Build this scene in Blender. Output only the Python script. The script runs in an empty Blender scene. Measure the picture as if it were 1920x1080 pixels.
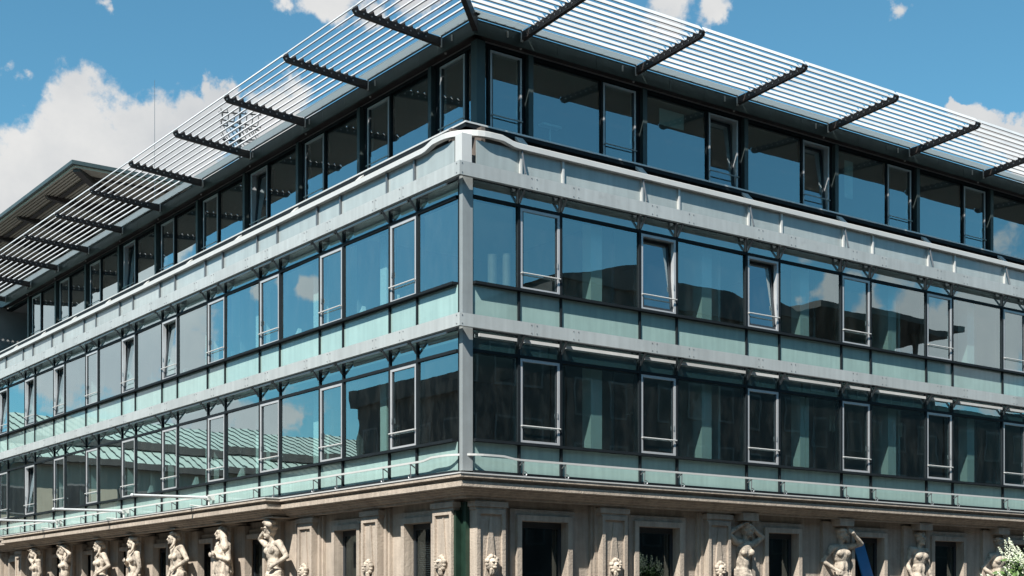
import bpy, bmesh, math, random
from mathutils import Vector, Matrix, noise
random.seed(7)
RAD = math.radians
scene = bpy.context.scene
COL = scene.collection

# ------------------------------------------------------------------ camera
# world frame: building corner at the origin, right facade along +X (faces -Y),
# left facade along +Y (faces -X), street level z = 0
CAMP = Vector((-17.43, -25.64, 1.7))
FW = Vector((0.5903, 0.8072, 0.0)); RT = Vector((0.8072, -0.5903, 0.0))
FPX = 2661.0; HOR = 1150.0
cam = bpy.data.cameras.new('camera'); camo = bpy.data.objects.new('camera', cam); COL.objects.link(camo)
camo.location = CAMP
camo.rotation_euler = (RAD(90), 0, math.atan2(-FW.x, FW.y))
cam.sensor_width = 36.0; cam.lens = 36.0 * FPX / 1920.0
cam.shift_y = (HOR - 540.0) / 1920.0
cam.clip_start = 0.1; cam.clip_end = 3000
scene.camera = camo
scene.render.resolution_x = 1024; scene.render.resolution_y = 576

def ray(px, py):
    d = FW + RT * ((px - 960.0) / FPX); d = Vector((d.x, d.y, (HOR - py) / FPX)); return d

# ------------------------------------------------------------------ sun and sky
SUN_EL = RAD(48.5); A_L = RAD(28.5)            # height of the sun, angle off the left facade's normal
to_sun = Vector((-math.cos(A_L) * math.cos(SUN_EL), -math.sin(A_L) * math.cos(SUN_EL), math.sin(SUN_EL)))
sl = bpy.data.lights.new('sun', 'SUN'); sl.energy = 5.0; sl.angle = RAD(0.5); sl.color = (1.0, 0.955, 0.885)
so = bpy.data.objects.new('sun', sl); COL.objects.link(so)
so.rotation_euler = (-to_sun).to_track_quat('-Z', 'Y').to_euler(); so.location = to_sun * 80

world = bpy.data.worlds.new('World'); scene.world = world; world.use_nodes = True
wn = world.node_tree.nodes; wl = world.node_tree.links; wn.clear()
def N(tree, t, **kw):
    n = tree.nodes.new(t)
    for k, v in kw.items(): setattr(n, k, v)
    return n
def W(t, **kw): return N(world.node_tree, t, **kw)
def wmath(op, a, b=None, c=None, clamp=False):
    n = W('ShaderNodeMath', operation=op); n.use_clamp = clamp
    for i, v in enumerate((a, b, c)):
        if v is None: continue
        if isinstance(v, (int, float)): n.inputs[i].default_value = v
        else: wl.new(v, n.inputs[i])
    return n.outputs[0]
tc = W('ShaderNodeTexCoord'); DIR = tc.outputs['Generated']
sky = W('ShaderNodeTexSky', sky_type='NISHITA'); sky.sun_disc = False
sky.sun_elevation = SUN_EL; sky.sun_rotation = math.atan2(to_sun.x, to_sun.y)
sky.air_density = 1.0; sky.dust_density = 0.4; sky.ozone_density = 2.0; sky.altitude = 100
def wnoise(scale, detail, rough, off=(0, 0, 0), vec=None):
    m = W('ShaderNodeMapping'); m.inputs['Location'].default_value = off
    wl.new(vec or DIR, m.inputs['Vector'])
    n = W('ShaderNodeTexNoise'); n.inputs['Scale'].default_value = scale; n.inputs['Detail'].default_value = detail
    n.inputs['Roughness'].default_value = rough; wl.new(m.outputs[0], n.inputs['Vector']); return n
nd = wnoise(16, 6, .6, (3, 1, 2))
sub = W('ShaderNodeVectorMath', operation='SUBTRACT'); wl.new(nd.outputs['Color'], sub.inputs[0]); sub.inputs[1].default_value = (.5, .5, .5)
mul = W('ShaderNodeVectorMath', operation='SCALE'); wl.new(sub.outputs[0], mul.inputs[0]); mul.inputs['Scale'].default_value = .07
add = W('ShaderNodeVectorMath', operation='ADD'); wl.new(DIR, add.inputs[0]); wl.new(mul.outputs[0], add.inputs[1])
DD = add.outputs[0]
blobs = []
def cl(px, py, r, dens=1.0, mirror=None):
    d = ray(px, py)
    if mirror == 'L': d.x = -d.x
    if mirror == 'R': d.y = -d.y
    blobs.append((d.normalized(), r / FPX * .95, dens))
for a in ((150, 250, 105), (275, 255, 105), (60, 300, 120), (365, 250, 85), (-20, 380, 150), (180, 370, 170), (425, 205, 50), (330, 330, 130),
          (520, 250, 110), (-120, 330, 150), (600, 360, 160)): cl(*a)
for a in ((600, -10, 75, .75), (700, 0, 60, .7), (535, -5, 40, .6), (1250, -15, 75, .75), (1340, 5, 55, .7), (1668, 15, 42, .6), (800, -40, 90, .8), (215, 0, 34, .5), (40, 150, 30, .42)): cl(*a)
for a in ((1842, 225, 58, 1.3), (1895, 245, 62, 1.3), (1797, 222, 36, 1.2), (1960, 280, 95, 1.3)): cl(*a)
for a in ((150, 640, 170), (300, 650, 150), (230, 520, 150), (340, 760, 100), (40, 600, 170), (545, 535, 45, .8), (560, 775, 70, .9), (440, 790, 90), (280, 400, 90)): cl(*a, mirror='L')
for a in ((1560, 560, 80), (1500, 570, 50), (1700, 620, 140), (1850, 650, 160), (1980, 560, 170)): cl(*a, mirror='R')
acc = None
for c, r, dens in blobs:
    vd = W('ShaderNodeVectorMath', operation='DISTANCE'); wl.new(DD, vd.inputs[0]); vd.inputs[1].default_value = c
    v = wmath('MULTIPLY_ADD', vd.outputs['Value'], -dens / r, dens)
    acc = v if acc is None else wmath('SMOOTH_MAX', acc, v, .12)
# the same kind of broken cumulus over the rest of the sky
gn = wnoise(3.1, 5, .55, (11.3, 4.2, 7.7)); gen = wmath('MULTIPLY_ADD', gn.outputs['Fac'], 5.0, -3.6)
acc = wmath('MAXIMUM', acc, gen)
fb = wnoise(34, 9, .62, (1.7, 8.1, 3.3))
den = wmath('ADD', acc, wmath('MULTIPLY_ADD', fb.outputs['Fac'], 1.1, -.55))
mr = W('ShaderNodeMapRange', interpolation_type='SMOOTHSTEP'); wl.new(den, mr.inputs['Value'])
mr.inputs['From Min'].default_value = .17; mr.inputs['From Max'].default_value = .45
mask = mr.outputs[0]
# cloud colour: bright tops, soft grey folds
fs = wnoise(9, 7, .6, (5.1, 2.2, 9.4)); cr = W('ShaderNodeValToRGB'); wl.new(fs.outputs['Fac'], cr.inputs[0])
cr.color_ramp.elements[0].position = .34; cr.color_ramp.elements[0].color = (.63, .645, .66, 1)
cr.color_ramp.elements[1].position = .62; cr.color_ramp.elements[1].color = (.83, .82, .80, 1)
cs = W('ShaderNodeVectorMath', operation='SCALE'); wl.new(cr.outputs[0], cs.inputs[0]); cs.inputs['Scale'].default_value = 10.8
tint = W('ShaderNodeMix', data_type='RGBA', blend_type='MULTIPLY'); tint.inputs['Factor'].default_value = 1.0
wl.new(sky.outputs[0], tint.inputs['A']); tint.inputs['B'].default_value = (.88, 1.56, 1.52, 1)
mx = W('ShaderNodeMix', data_type='RGBA'); wl.new(wmath('MULTIPLY', mask, .96), mx.inputs['Factor'])
wl.new(tint.outputs['Result'], mx.inputs['A']); wl.new(cs.outputs[0], mx.inputs['B'])
bg = W('ShaderNodeBackground'); bg.inputs['Strength'].default_value = .05; wl.new(mx.outputs['Result'], bg.inputs['Color'])
wo = W('ShaderNodeOutputWorld'); wl.new(bg.outputs[0], wo.inputs[0])

scene.view_settings.view_transform = 'Standard'; scene.view_settings.look = 'None'
scene.view_settings.exposure = 0.9; scene.view_settings.gamma = 1.0
scene.render.engine = 'CYCLES'

# ------------------------------------------------------------------ materials
MATS = {}
def mat(name, col, rough=.6, metal=0.0, var=.12, vscale=1.5, bump=0.0, bscale=20, spec=.5, coat=0.0, streak=0.0, piece=0.0, dirt=None, dscale=.6, dlo=.5, dhi=.7):
    m = bpy.data.materials.new(name); m.use_nodes = True; t = m.node_tree; b = t.nodes['Principled BSDF']
    g = N(t, 'ShaderNodeNewGeometry'); pos = g.outputs['Position']
    n = N(t, 'ShaderNodeTexNoise'); n.inputs['Scale'].default_value = vscale; n.inputs['Detail'].default_value = 7; n.inputs['Roughness'].default_value = .65
    t.links.new(pos, n.inputs['Vector'])
    r = N(t, 'ShaderNodeMapRange'); r.inputs['From Min'].default_value = .25; r.inputs['From Max'].default_value = .75
    r.inputs['To Min'].default_value = 1 - var; r.inputs['To Max'].default_value = 1 + var; t.links.new(n.outputs['Fac'], r.inputs['Value'])
    fac = r.outputs[0]
    if streak:
        mp = N(t, 'ShaderNodeMapping'); mp.inputs['Scale'].default_value = (6, 6, .35); t.links.new(pos, mp.inputs['Vector'])
        n2 = N(t, 'ShaderNodeTexNoise'); n2.inputs['Scale'].default_value = 1.2; n2.inputs['Detail'].default_value = 5; t.links.new(mp.outputs[0], n2.inputs['Vector'])
        r2 = N(t, 'ShaderNodeMapRange'); r2.inputs['From Min'].default_value = .3; r2.inputs['From Max'].default_value = .7
        r2.inputs['To Min'].default_value = 1 - streak; r2.inputs['To Max'].default_value = 1; t.links.new(n2.outputs['Fac'], r2.inputs['Value'])
        mm = N(t, 'ShaderNodeMath', operation='MULTIPLY'); t.links.new(fac, mm.inputs[0]); t.links.new(r2.outputs[0], mm.inputs[1]); fac = mm.outputs[0]
    if piece:
        oi = N(t, 'ShaderNodeObjectInfo'); rp = N(t, 'ShaderNodeMapRange'); rp.inputs['To Min'].default_value = 1 - piece; rp.inputs['To Max'].default_value = 1 + piece * .6; t.links.new(oi.outputs['Random'], rp.inputs['Value'])
        mp_ = N(t, 'ShaderNodeMath', operation='MULTIPLY'); t.links.new(fac, mp_.inputs[0]); t.links.new(rp.outputs[0], mp_.inputs[1]); fac = mp_.outputs[0]
    base = N(t, 'ShaderNodeVectorMath', operation='SCALE'); base.inputs[0].default_value = col
    t.links.new(fac, base.inputs['Scale']); out = base.outputs[0]
    if dirt:
        n3 = N(t, 'ShaderNodeTexNoise'); n3.inputs['Scale'].default_value = dscale; n3.inputs['Detail'].default_value = 9; n3.inputs['Roughness'].default_value = .7
        t.links.new(pos, n3.inputs['Vector'])
        r3 = N(t, 'ShaderNodeMapRange'); r3.inputs['From Min'].default_value = dlo; r3.inputs['From Max'].default_value = dhi; t.links.new(n3.outputs['Fac'], r3.inputs['Value'])
        mi = N(t, 'ShaderNodeMix', data_type='RGBA'); t.links.new(r3.outputs[0], mi.inputs['Factor']); t.links.new(out, mi.inputs['A']); mi.inputs['B'].default_value = (*dirt, 1); out = mi.outputs['Result']
    t.links.new(out, b.inputs['Base Color'])
    b.inputs['Roughness'].default_value = rough; b.inputs['Metallic'].default_value = metal; b.inputs['Specular IOR Level'].default_value = spec
    if coat: b.inputs['Coat Weight'].default_value = coat; b.inputs['Coat Roughness'].default_value = .02
    if bump:
        nb = N(t, 'ShaderNodeTexNoise'); nb.inputs['Scale'].default_value = bscale; nb.inputs['Detail'].default_value = 6; t.links.new(pos, nb.inputs['Vector'])
        bp = N(t, 'ShaderNodeBump'); bp.inputs['Strength'].default_value = bump; bp.inputs['Distance'].default_value = .02; t.links.new(nb.outputs['Fac'], bp.inputs['Height']); t.links.new(bp.outputs[0], b.inputs['Normal'])
    MATS[name] = m; return m

def glass(name, tint, base, refl, wav=.00035, gcol=(.80, .96, 1.0)):
    """coated sheet glass: see-through tint plus mirror reflection growing at grazing angles, slightly wavy"""
    m = bpy.data.materials.new(name); m.use_nodes = True; t = m.node_tree; t.nodes.clear()
    o = N(t, 'ShaderNodeOutputMaterial'); mixs = N(t, 'ShaderNodeMixShader')
    tr = N(t, 'ShaderNodeBsdfTransparent'); tr.inputs[0].default_value = (*tint, 1)
    gl = N(t, 'ShaderNodeBsdfGlossy'); gl.inputs['Roughness'].default_value = .0; gl.inputs[0].default_value = (*gcol, 1)
    g = N(t, 'ShaderNodeNewGeometry')
    n = N(t, 'ShaderNodeTexNoise'); n.inputs['Scale'].default_value = .9; n.inputs['Detail'].default_value = 1.5; t.links.new(g.outputs['Position'], n.inputs['Vector'])
    bp = N(t, 'ShaderNodeBump'); bp.inputs['Strength'].default_value = 1; bp.inputs['Distance'].default_value = wav * 4; t.links.new(n.outputs['Fac'], bp.inputs['Height']); t.links.new(bp.outputs[0], gl.inputs['Normal'])
    fr = N(t, 'ShaderNodeFresnel'); fr.inputs['IOR'].default_value = 1.5
    ma = N(t, 'ShaderNodeMath', operation='MULTIPLY_ADD'); ma.use_clamp = True; t.links.new(fr.outputs[0], ma.inputs[0]); ma.inputs[1].default_value = refl; ma.inputs[2].default_value = base
    bk = N(t, 'ShaderNodeMath', operation='MULTIPLY'); iv = N(t, 'ShaderNodeMath', operation='SUBTRACT'); iv.inputs[0].default_value = 1.0; t.links.new(g.outputs['Backfacing'], iv.inputs[1])
    mn = N(t, 'ShaderNodeMath', operation='MINIMUM'); t.links.new(ma.outputs[0], mn.inputs[0]); mn.inputs[1].default_value = .68
    t.links.new(mn.outputs[0], bk.inputs[0]); t.links.new(iv.outputs[0], bk.inputs[1]); t.links.new(bk.outputs[0], mixs.inputs[0]); t.links.new(tr.outputs[0], mixs.inputs[1]); t.links.new(gl.outputs[0], mixs.inputs[2]); # thin film of dust, thicker in vertical streaks
    mp = N(t, 'ShaderNodeMapping'); mp.inputs['Scale'].default_value = (2.2, 2.2, .9); t.links.new(g.outputs['Position'], mp.inputs['Vector'])
    nd_ = N(t, 'ShaderNodeTexNoise'); nd_.inputs['Scale'].default_value = 1.1; nd_.inputs['Detail'].default_value = 8; nd_.inputs['Roughness'].default_value = .7; t.links.new(mp.outputs[0], nd_.inputs['Vector'])
    rd = N(t, 'ShaderNodeMapRange'); rd.inputs['From Min'].default_value = .45; rd.inputs['From Max'].default_value = .8; rd.inputs['To Min'].default_value = .003; rd.inputs['To Max'].default_value = .028; t.links.new(nd_.outputs['Fac'], rd.inputs['Value'])
    df = N(t, 'ShaderNodeBsdfDiffuse'); df.inputs[0].default_value = (.5, .5, .47, 1); m2_ = N(t, 'ShaderNodeMixShader')
    t.links.new(rd.outputs[0], m2_.inputs[0]); t.links.new(mixs.outputs[0], m2_.inputs[1]); t.links.new(df.outputs[0], m2_.inputs[2]); t.links.new(m2_.outputs[0], o.inputs[0])
    MATS[name] = m; return m

glass('glass', (.78, .90, .89), .20, 3.1)
glass('shop_glass', (.6, .66, .67), .06, 1.0)
def opal(name, col):
    m = bpy.data.materials.new(name); m.use_nodes = True; t = m.node_tree; t.nodes.clear()
    o = N(t, 'ShaderNodeOutputMaterial'); a = N(t, 'ShaderNodeBsdfTranslucent'); c = N(t, 'ShaderNodeBsdfPrincipled'); x = N(t, 'ShaderNodeMixShader')
    a.inputs[0].default_value = (*col, 1); c.inputs['Base Color'].default_value = (*col, 1); c.inputs['Roughness'].default_value = .25; x.inputs[0].default_value = .45
    t.links.new(a.outputs[0], x.inputs[1]); t.links.new(c.outputs[0], x.inputs[2]); t.links.new(x.outputs[0], o.inputs[0]); MATS[name] = m
opal('opal', (.62, .68, .70))
mat('stone', (.45, .38, .31), .9, var=.22, vscale=2.2, bump=.7, bscale=24, streak=.3, piece=.1, dirt=(.15, .12, .10), dscale=1.1, dlo=.52, dhi=.78)
mat('stone_statue', (.49, .42, .34), .9, var=.25, vscale=6, bump=.8, bscale=36, piece=.08, dirt=(.11, .095, .08), dscale=4.2, dlo=.47, dhi=.66)
mat('aluminium', (.52, .54, .54), .38, metal=.55, var=.05, vscale=3, streak=.06)
mat('band_metal', (.46, .49, .485), .5, metal=.2, var=.09, vscale=.9, streak=.16, piece=.07, dirt=(.30, .31, .305), dscale=1.6, dlo=.6, dhi=.85)
mat('dark_steel', (.012, .016, .019), .6, metal=.0, var=.2, vscale=3, spec=.15)
mat('fascia_steel', (.075, .10, .10), .4, metal=.35, var=.16, vscale=1.3, streak=.12)
mat('arm_steel', (.045, .036, .034), .55, metal=.1, var=.2, vscale=4)
mat('frame_alu', (.50, .51, .52), .4, metal=.35, var=.06, vscale=4)
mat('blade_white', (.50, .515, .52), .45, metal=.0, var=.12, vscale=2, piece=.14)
mat('blade_shaded_back', (.10, .085, .07), .5, var=.1)  # shade under the louvres put into a dark brown underside colour
mat('spandrel', (.305, .44, .415), .25, var=.10, vscale=1.1, coat=.9, streak=.16, piece=.10)
mat('parapet', (.36, .405, .40), .3, var=.09, vscale=1.2, coat=.6, streak=.16, piece=.08)
mat('upper_light', (.10, .15, .17), .6, var=.15, vscale=1.5)
mat('ledge_metal', (.19, .20, .21), .35, metal=.6, var=.08)
mat('corner_metal', (.33, .355, .355), .45, metal=.3, var=.1, vscale=2, streak=.18)
mat('ledge_edge', (.62, .62, .60), .4, metal=.3, var=.06)
mat('rail_metal', (.58, .58, .56), .4, metal=.2, var=.06)
mat('brown_wall', (.10, .085, .075), .7, var=.2, vscale=3)
mat('roofing', (.12, .12, .12), .8, var=.2)
mat('concrete', (.30, .31, .31), .8, var=.1)
mat('ceiling', (.42, .42, .41), .8, var=.04)
mat('core', (.16, .165, .17), .8, var=.15, vscale=.5)
mat('floor_carpet', (.09, .09, .095), .95, var=.15)
mat('column_paint', (.72, .75, .73), .6, var=.04)
mat('paper_white', (.8, .8, .78), .6, var=.03)
mat('dark_frame', (.025, .03, .035), .45, var=.2)
mat('green_copper', (.02, .048, .033), .35, metal=.2, var=.35, vscale=3, streak=.3)
mat('blue_sheet', (.02, .17, .42), .55, var=.12, vscale=3)
mat('brown_roll', (.42, .30, .23), .4, var=.2, vscale=4, metal=.3)
mat('soffit_brown', (.46, .42, .35), .6, var=.10, vscale=2)
mat('asphalt', (.036, .035, .034), .9, var=.2, vscale=3, bump=.4, bscale=60)
mat('paving', (.055, .048, .042), .85, var=.15, vscale=2)
mat('leaf', (.085, .15, .04), .55, var=.35, vscale=9)
mat('blossom', (.74, .78, .62), .7, var=.1, vscale=12)
mat('bark', (.11, .085, .06), .9, var=.3, vscale=12)
mat('far_dark', (.045, .042, .04), .8, var=.25, vscale=.4)
mat('far_beige', (.42, .36, .27), .85, var=.12, vscale=.5, streak=.1)
mat('far_cornice', (.06, .055, .05), .8, var=.2)
mat('green_roof', (.36, .43, .37), .6, var=.18, vscale=.4, streak=.15)
mat('roof_seam', (.15, .18, .155), .6, var=.2)
mat('far_pane', (.03, .032, .033), .5, var=.2, spec=.2)
mat('far_blind', (.13, .125, .12), .7, var=.2)

# ------------------------------------------------------------------ mesh helpers
BOXF = [(0, 3, 2, 1), (4, 5, 6, 7), (0, 1, 5, 4), (1, 2, 6, 5), (2, 3, 7, 6), (3, 0, 4, 7)]
class MB:
    def __init__(s): s.v = []; s.f = []
    def hexa(s, pts):
        b = len(s.v); s.v += [Vector(p) for p in pts]; s.f += [tuple(b + i for i in f) for f in BOXF]
    def box(s, x0, x1, y0, y1, z0, z1):
        s.hexa([(x0, y0, z0), (x1, y0, z0), (x1, y1, z0), (x0, y1, z0), (x0, y0, z1), (x1, y0, z1), (x1, y1, z1), (x0, y1, z1)])
    def tube(s, p, q, r0, r1=None, n=8, caps=True):
        r1 = r0 if r1 is None else r1; p = Vector(p); q = Vector(q); d = (q - p).normalized()
        a = d.orthogonal().normalized(); c = d.cross(a); b = len(s.v)
        for P, r in ((p, r0), (q, r1)):
            for i in range(n):
                t = 2 * math.pi * i / n; s.v.append(P + a * math.cos(t) * r + c * math.sin(t) * r)
        for i in range(n):
            j = (i + 1) % n; s.f.append((b + i, b + j, b + n + j, b + n + i))
        if caps: s.f.append(tuple(b + i for i in range(n))[::-1]); s.f.append(tuple(b + n + i for i in range(n)))
    def ball(s, c, r, n=10, m=7, rot=None):
        c = Vector(c); r = Vector((r, r, r)) if isinstance(r, (int, float)) else Vector(r); b = len(s.v)
        def P(x, y, z):
            v = Vector((x * r.x, y * r.y, z * r.z)); return c + (rot @ v if rot else v)
        s.v.append(P(0, 0, -1))
        for j in range(1, m):
            t = math.pi * j / m - math.pi / 2
            for i in range(n):
                a = 2 * math.pi * i / n; s.v.append(P(math.cos(t) * math.cos(a), math.cos(t) * math.sin(a), math.sin(t)))
        s.v.append(P(0, 0, 1)); e = len(s.v) - 1
        for i in range(n): s.f.append((b, b + 1 + (i + 1) % n, b + 1 + i))
        for j in range(m - 2):
            for i in range(n):
                k = b + 1 + j * n; s.f.append((k + i, k + (i + 1) % n, k + n + (i + 1) % n, k + n + i))
        k = b + 1 + (m - 2) * n
        for i in range(n): s.f.append((k + i, k + (i + 1) % n, e))
    def cap(s, p, q, r0, r1, n=9):
        s.tube(p, q, r0, r1, n); s.ball(p, r0, n, 6); s.ball(q, r1, n, 6)
    def sweep(s, path, prof, ups=None):
        """prof: (side, up) offsets swept along the polyline in 3-D with mitred joints; closed profile"""
        b = len(s.v); n = len(prof); P = [Vector(p) for p in path]
        for i, p in enumerate(P):
            d0 = (P[i] - P[i - 1]).normalized() if i else None; d1 = (P[i + 1] - P[i]).normalized() if i < len(P) - 1 else None
            a = d0 or d1; c = d1 or d0
            n0 = Vector((a.y, -a.x, 0)).normalized(); n1 = Vector((c.y, -c.x, 0)).normalized(); m = (n0 + n1).normalized(); k = 1 / max(.3, m.dot(n0))
            for (o, u) in prof: s.v.append(p + m * (o * k) + Vector((0, 0, u)))
        for i in range(len(P) - 1):
            for j in range(n):
                k = (j + 1) % n; s.f.append((b + i * n + j, b + i * n + k, b + (i + 1) * n + k, b + (i + 1) * n + j))
        s.f.append(tuple(b + j for j in range(n))); s.f.append(tuple(b + (len(P) - 1) * n + j for j in range(n))[::-1])
    def mesh(s, name, m, origin=(0, 0, 0), smooth=False):
        o = Vector(origin); me = bpy.data.meshes.new(name); me.from_pydata([v - o for v in s.v], [], s.f)
        bm = bmesh.new(); bm.from_mesh(me); bmesh.ops.recalc_face_normals(bm, faces=bm.faces); bm.to_mesh(me); bm.free()
        me.materials.append(MATS[m])
        if smooth:
            for p in me.polygons: p.use_smooth = True
        return me
ORI = {}
def link(name, me, parent=None, loc=(0, 0, 0), rot=None):
    o = bpy.data.objects.new(name, me); COL.objects.link(o); loc = Vector(loc)
    if parent is not None:
        o.parent = parent; o.location = loc - ORI.get(parent.name, Vector((0, 0, 0)))
    else: o.location = loc
    if rot: o.rotation_euler = rot
    ORI[o.name] = loc; return o
def build(name, mb, m, parent=None, origin=None, smooth=False):
    if origin is None:
        lo = [min(v[i] for v in mb.v) for i in range(3)]; hi = [max(v[i] for v in mb.v) for i in range(3)]
        origin = ((lo[0] + hi[0]) / 2, (lo[1] + hi[1]) / 2, lo[2])
    return link(name, mb.mesh(name, m, origin, smooth), parent, origin)
CACHE = {}
def box(name, x0, x1, y0, y1, z0, z1, m, parent=None, rot=None):
    if x0 > x1: x0, x1 = x1, x0
    if y0 > y1: y0, y1 = y1, y0
    key = (name, round(x1 - x0, 4), round(y1 - y0, 4), round(z1 - z0, 4), m)
    if key not in CACHE:
        b = MB(); a, c, e = (x1 - x0) / 2, (y1 - y0) / 2, (z1 - z0) / 2; b.box(-a, a, -c, c, -e, e); CACHE[key] = b.mesh(name, m)
    return link(name, CACHE[key], parent, ((x0 + x1) / 2, (y0 + y1) / 2, (z0 + z1) / 2), rot)
def fb(side, name, u0, u1, s0, s1, z0, z1, m, parent=None, rot=None):
    """box on a facade: u along it from the corner, s depth behind its plane (negative = proud)"""
    if side == 'R': return box(name, u0, u1, s0, s1, z0, z1, m, parent, rot)
    return box(name, s0, s1, u0, u1, z0, z1, m, parent, rot)
def P(side, u, s, z): return Vector((u, s, z)) if side == 'R' else Vector((s, u, z))
def jit(side, a=.22, tilt=0.0):
    a *= 1.35
    yaw = RAD(random.gauss(0, a)); pit = RAD(random.gauss(0, a * .6))
    if side == 'R': return (pit - tilt, 0, yaw)
    return (0, pit + tilt, yaw)
def empty(name, loc, label=None, cat=None, group=None):
    o = bpy.data.objects.new(name, None); COL.objects.link(o); o.location = loc; o.empty_display_size = .5; ORI[o.name] = Vector(loc)
    tag(o, label, cat, group); return o
def tag(o, label=None, cat=None, group=None, kind=None):
    if label: o['label'] = label
    if cat: o['category'] = cat
    if group: o['group'] = group
    if kind: o['kind'] = kind
    return o

# ------------------------------------------------------------------ ground
def sheet(name, x0, x1, y0, y1, z, m):
    b = MB(); b.v = [Vector((x0, y0, z)), Vector((x1, y0, z)), Vector((x1, y1, z)), Vector((x0, y1, z))]; b.f = [(0, 1, 2, 3)]
    o = link(name, b.mesh(name, m)); tag(o, kind='structure'); return o
sheet('ground', -900, 900, -900, 900, 0, 'asphalt')
pv = MB(); pv.box(-4.2, 60, -4.2, 80, .002, .13); tag(build('pavement', pv, 'paving', origin=(0, 0, 0)), kind='structure')
pv = MB(); pv.box(-60, -16.4, -60, -19.2, .002, .13); tag(build('pavement', pv, 'paving', origin=(0, 0, 0)), kind='structure')

# ------------------------------------------------------------------ the office building
B = empty('office_building', (0, 0, 0), 'corner office building with glazed upper storeys, louvred roof shade and old stone ground floor', 'building')
UR, UL = 34.0, 37.2
MODS = {'R': (1.5, 3.6, 9, 1.2, UR), 'L': (1.85, 3.43, 10, 1.21, UL)}     # first mullion, module, count, casement width, length

b = MB(); b.box(UR, UR + .3, .3, 9, .1, 15.0); build('end_wall', b, 'concrete', B); b = MB(); b.box(.3, 9, UL, UL + .3, .1, 15.0); build('end_wall', b, 'concrete', B)
# structure inside: slabs, core, columns
def ell(name, s0, s1, z0, z1, m):
    b = MB(); b.box(s0, UR, s0, s1, z0, z1); b.box(s0, s1, s1 + .002, UL, z0, z1); return build(name, b, m, B, (0, 0, 0))
ell('floor_slab', .22, 9.0, 4.74, 5.02, 'floor_carpet'); ell('floor_slab', .24, 9.0, 7.98, 8.42, 'ceiling'); ell('floor_slab', .26, 9.0, 11.28, 11.86, 'ceiling')
ell('floor_slab', 1.42, 9.0, 14.86, 15.06, 'ceiling')
ell('core_wall', 7.0, 7.2, .02, 14.8, 'core')
for k in range(8):
    for z0, z1 in ((5.03, 7.97), (8.43, 11.27)):
        fb('R', 'column', 4.05 + 3.6 * k - .17, 4.05 + 3.6 * k + .17, .34, .66, z0, z1, 'column_paint', B)
        fb('R', 'partition_wall', 4.9 + 3.6 * k, 4.98 + 3.6 * k, .8, 6.9, z0, z1, 'column_paint' if k % 2 else 'core', B)
for k in range(10):
    for z0, z1 in ((5.03, 7.97), (8.43, 11.27)):
        fb('L', 'column', 4.2 + 3.43 * k - .15, 4.2 + 3.43 * k + .15, .5, .8, z0, z1, 'column_paint', B)
        if k % 2: fb('L', 'partition_wall', 2.5 + 3.43 * k, 2.58 + 3.43 * k, .8, 6.9, z0, z1, 'core', B)

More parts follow.
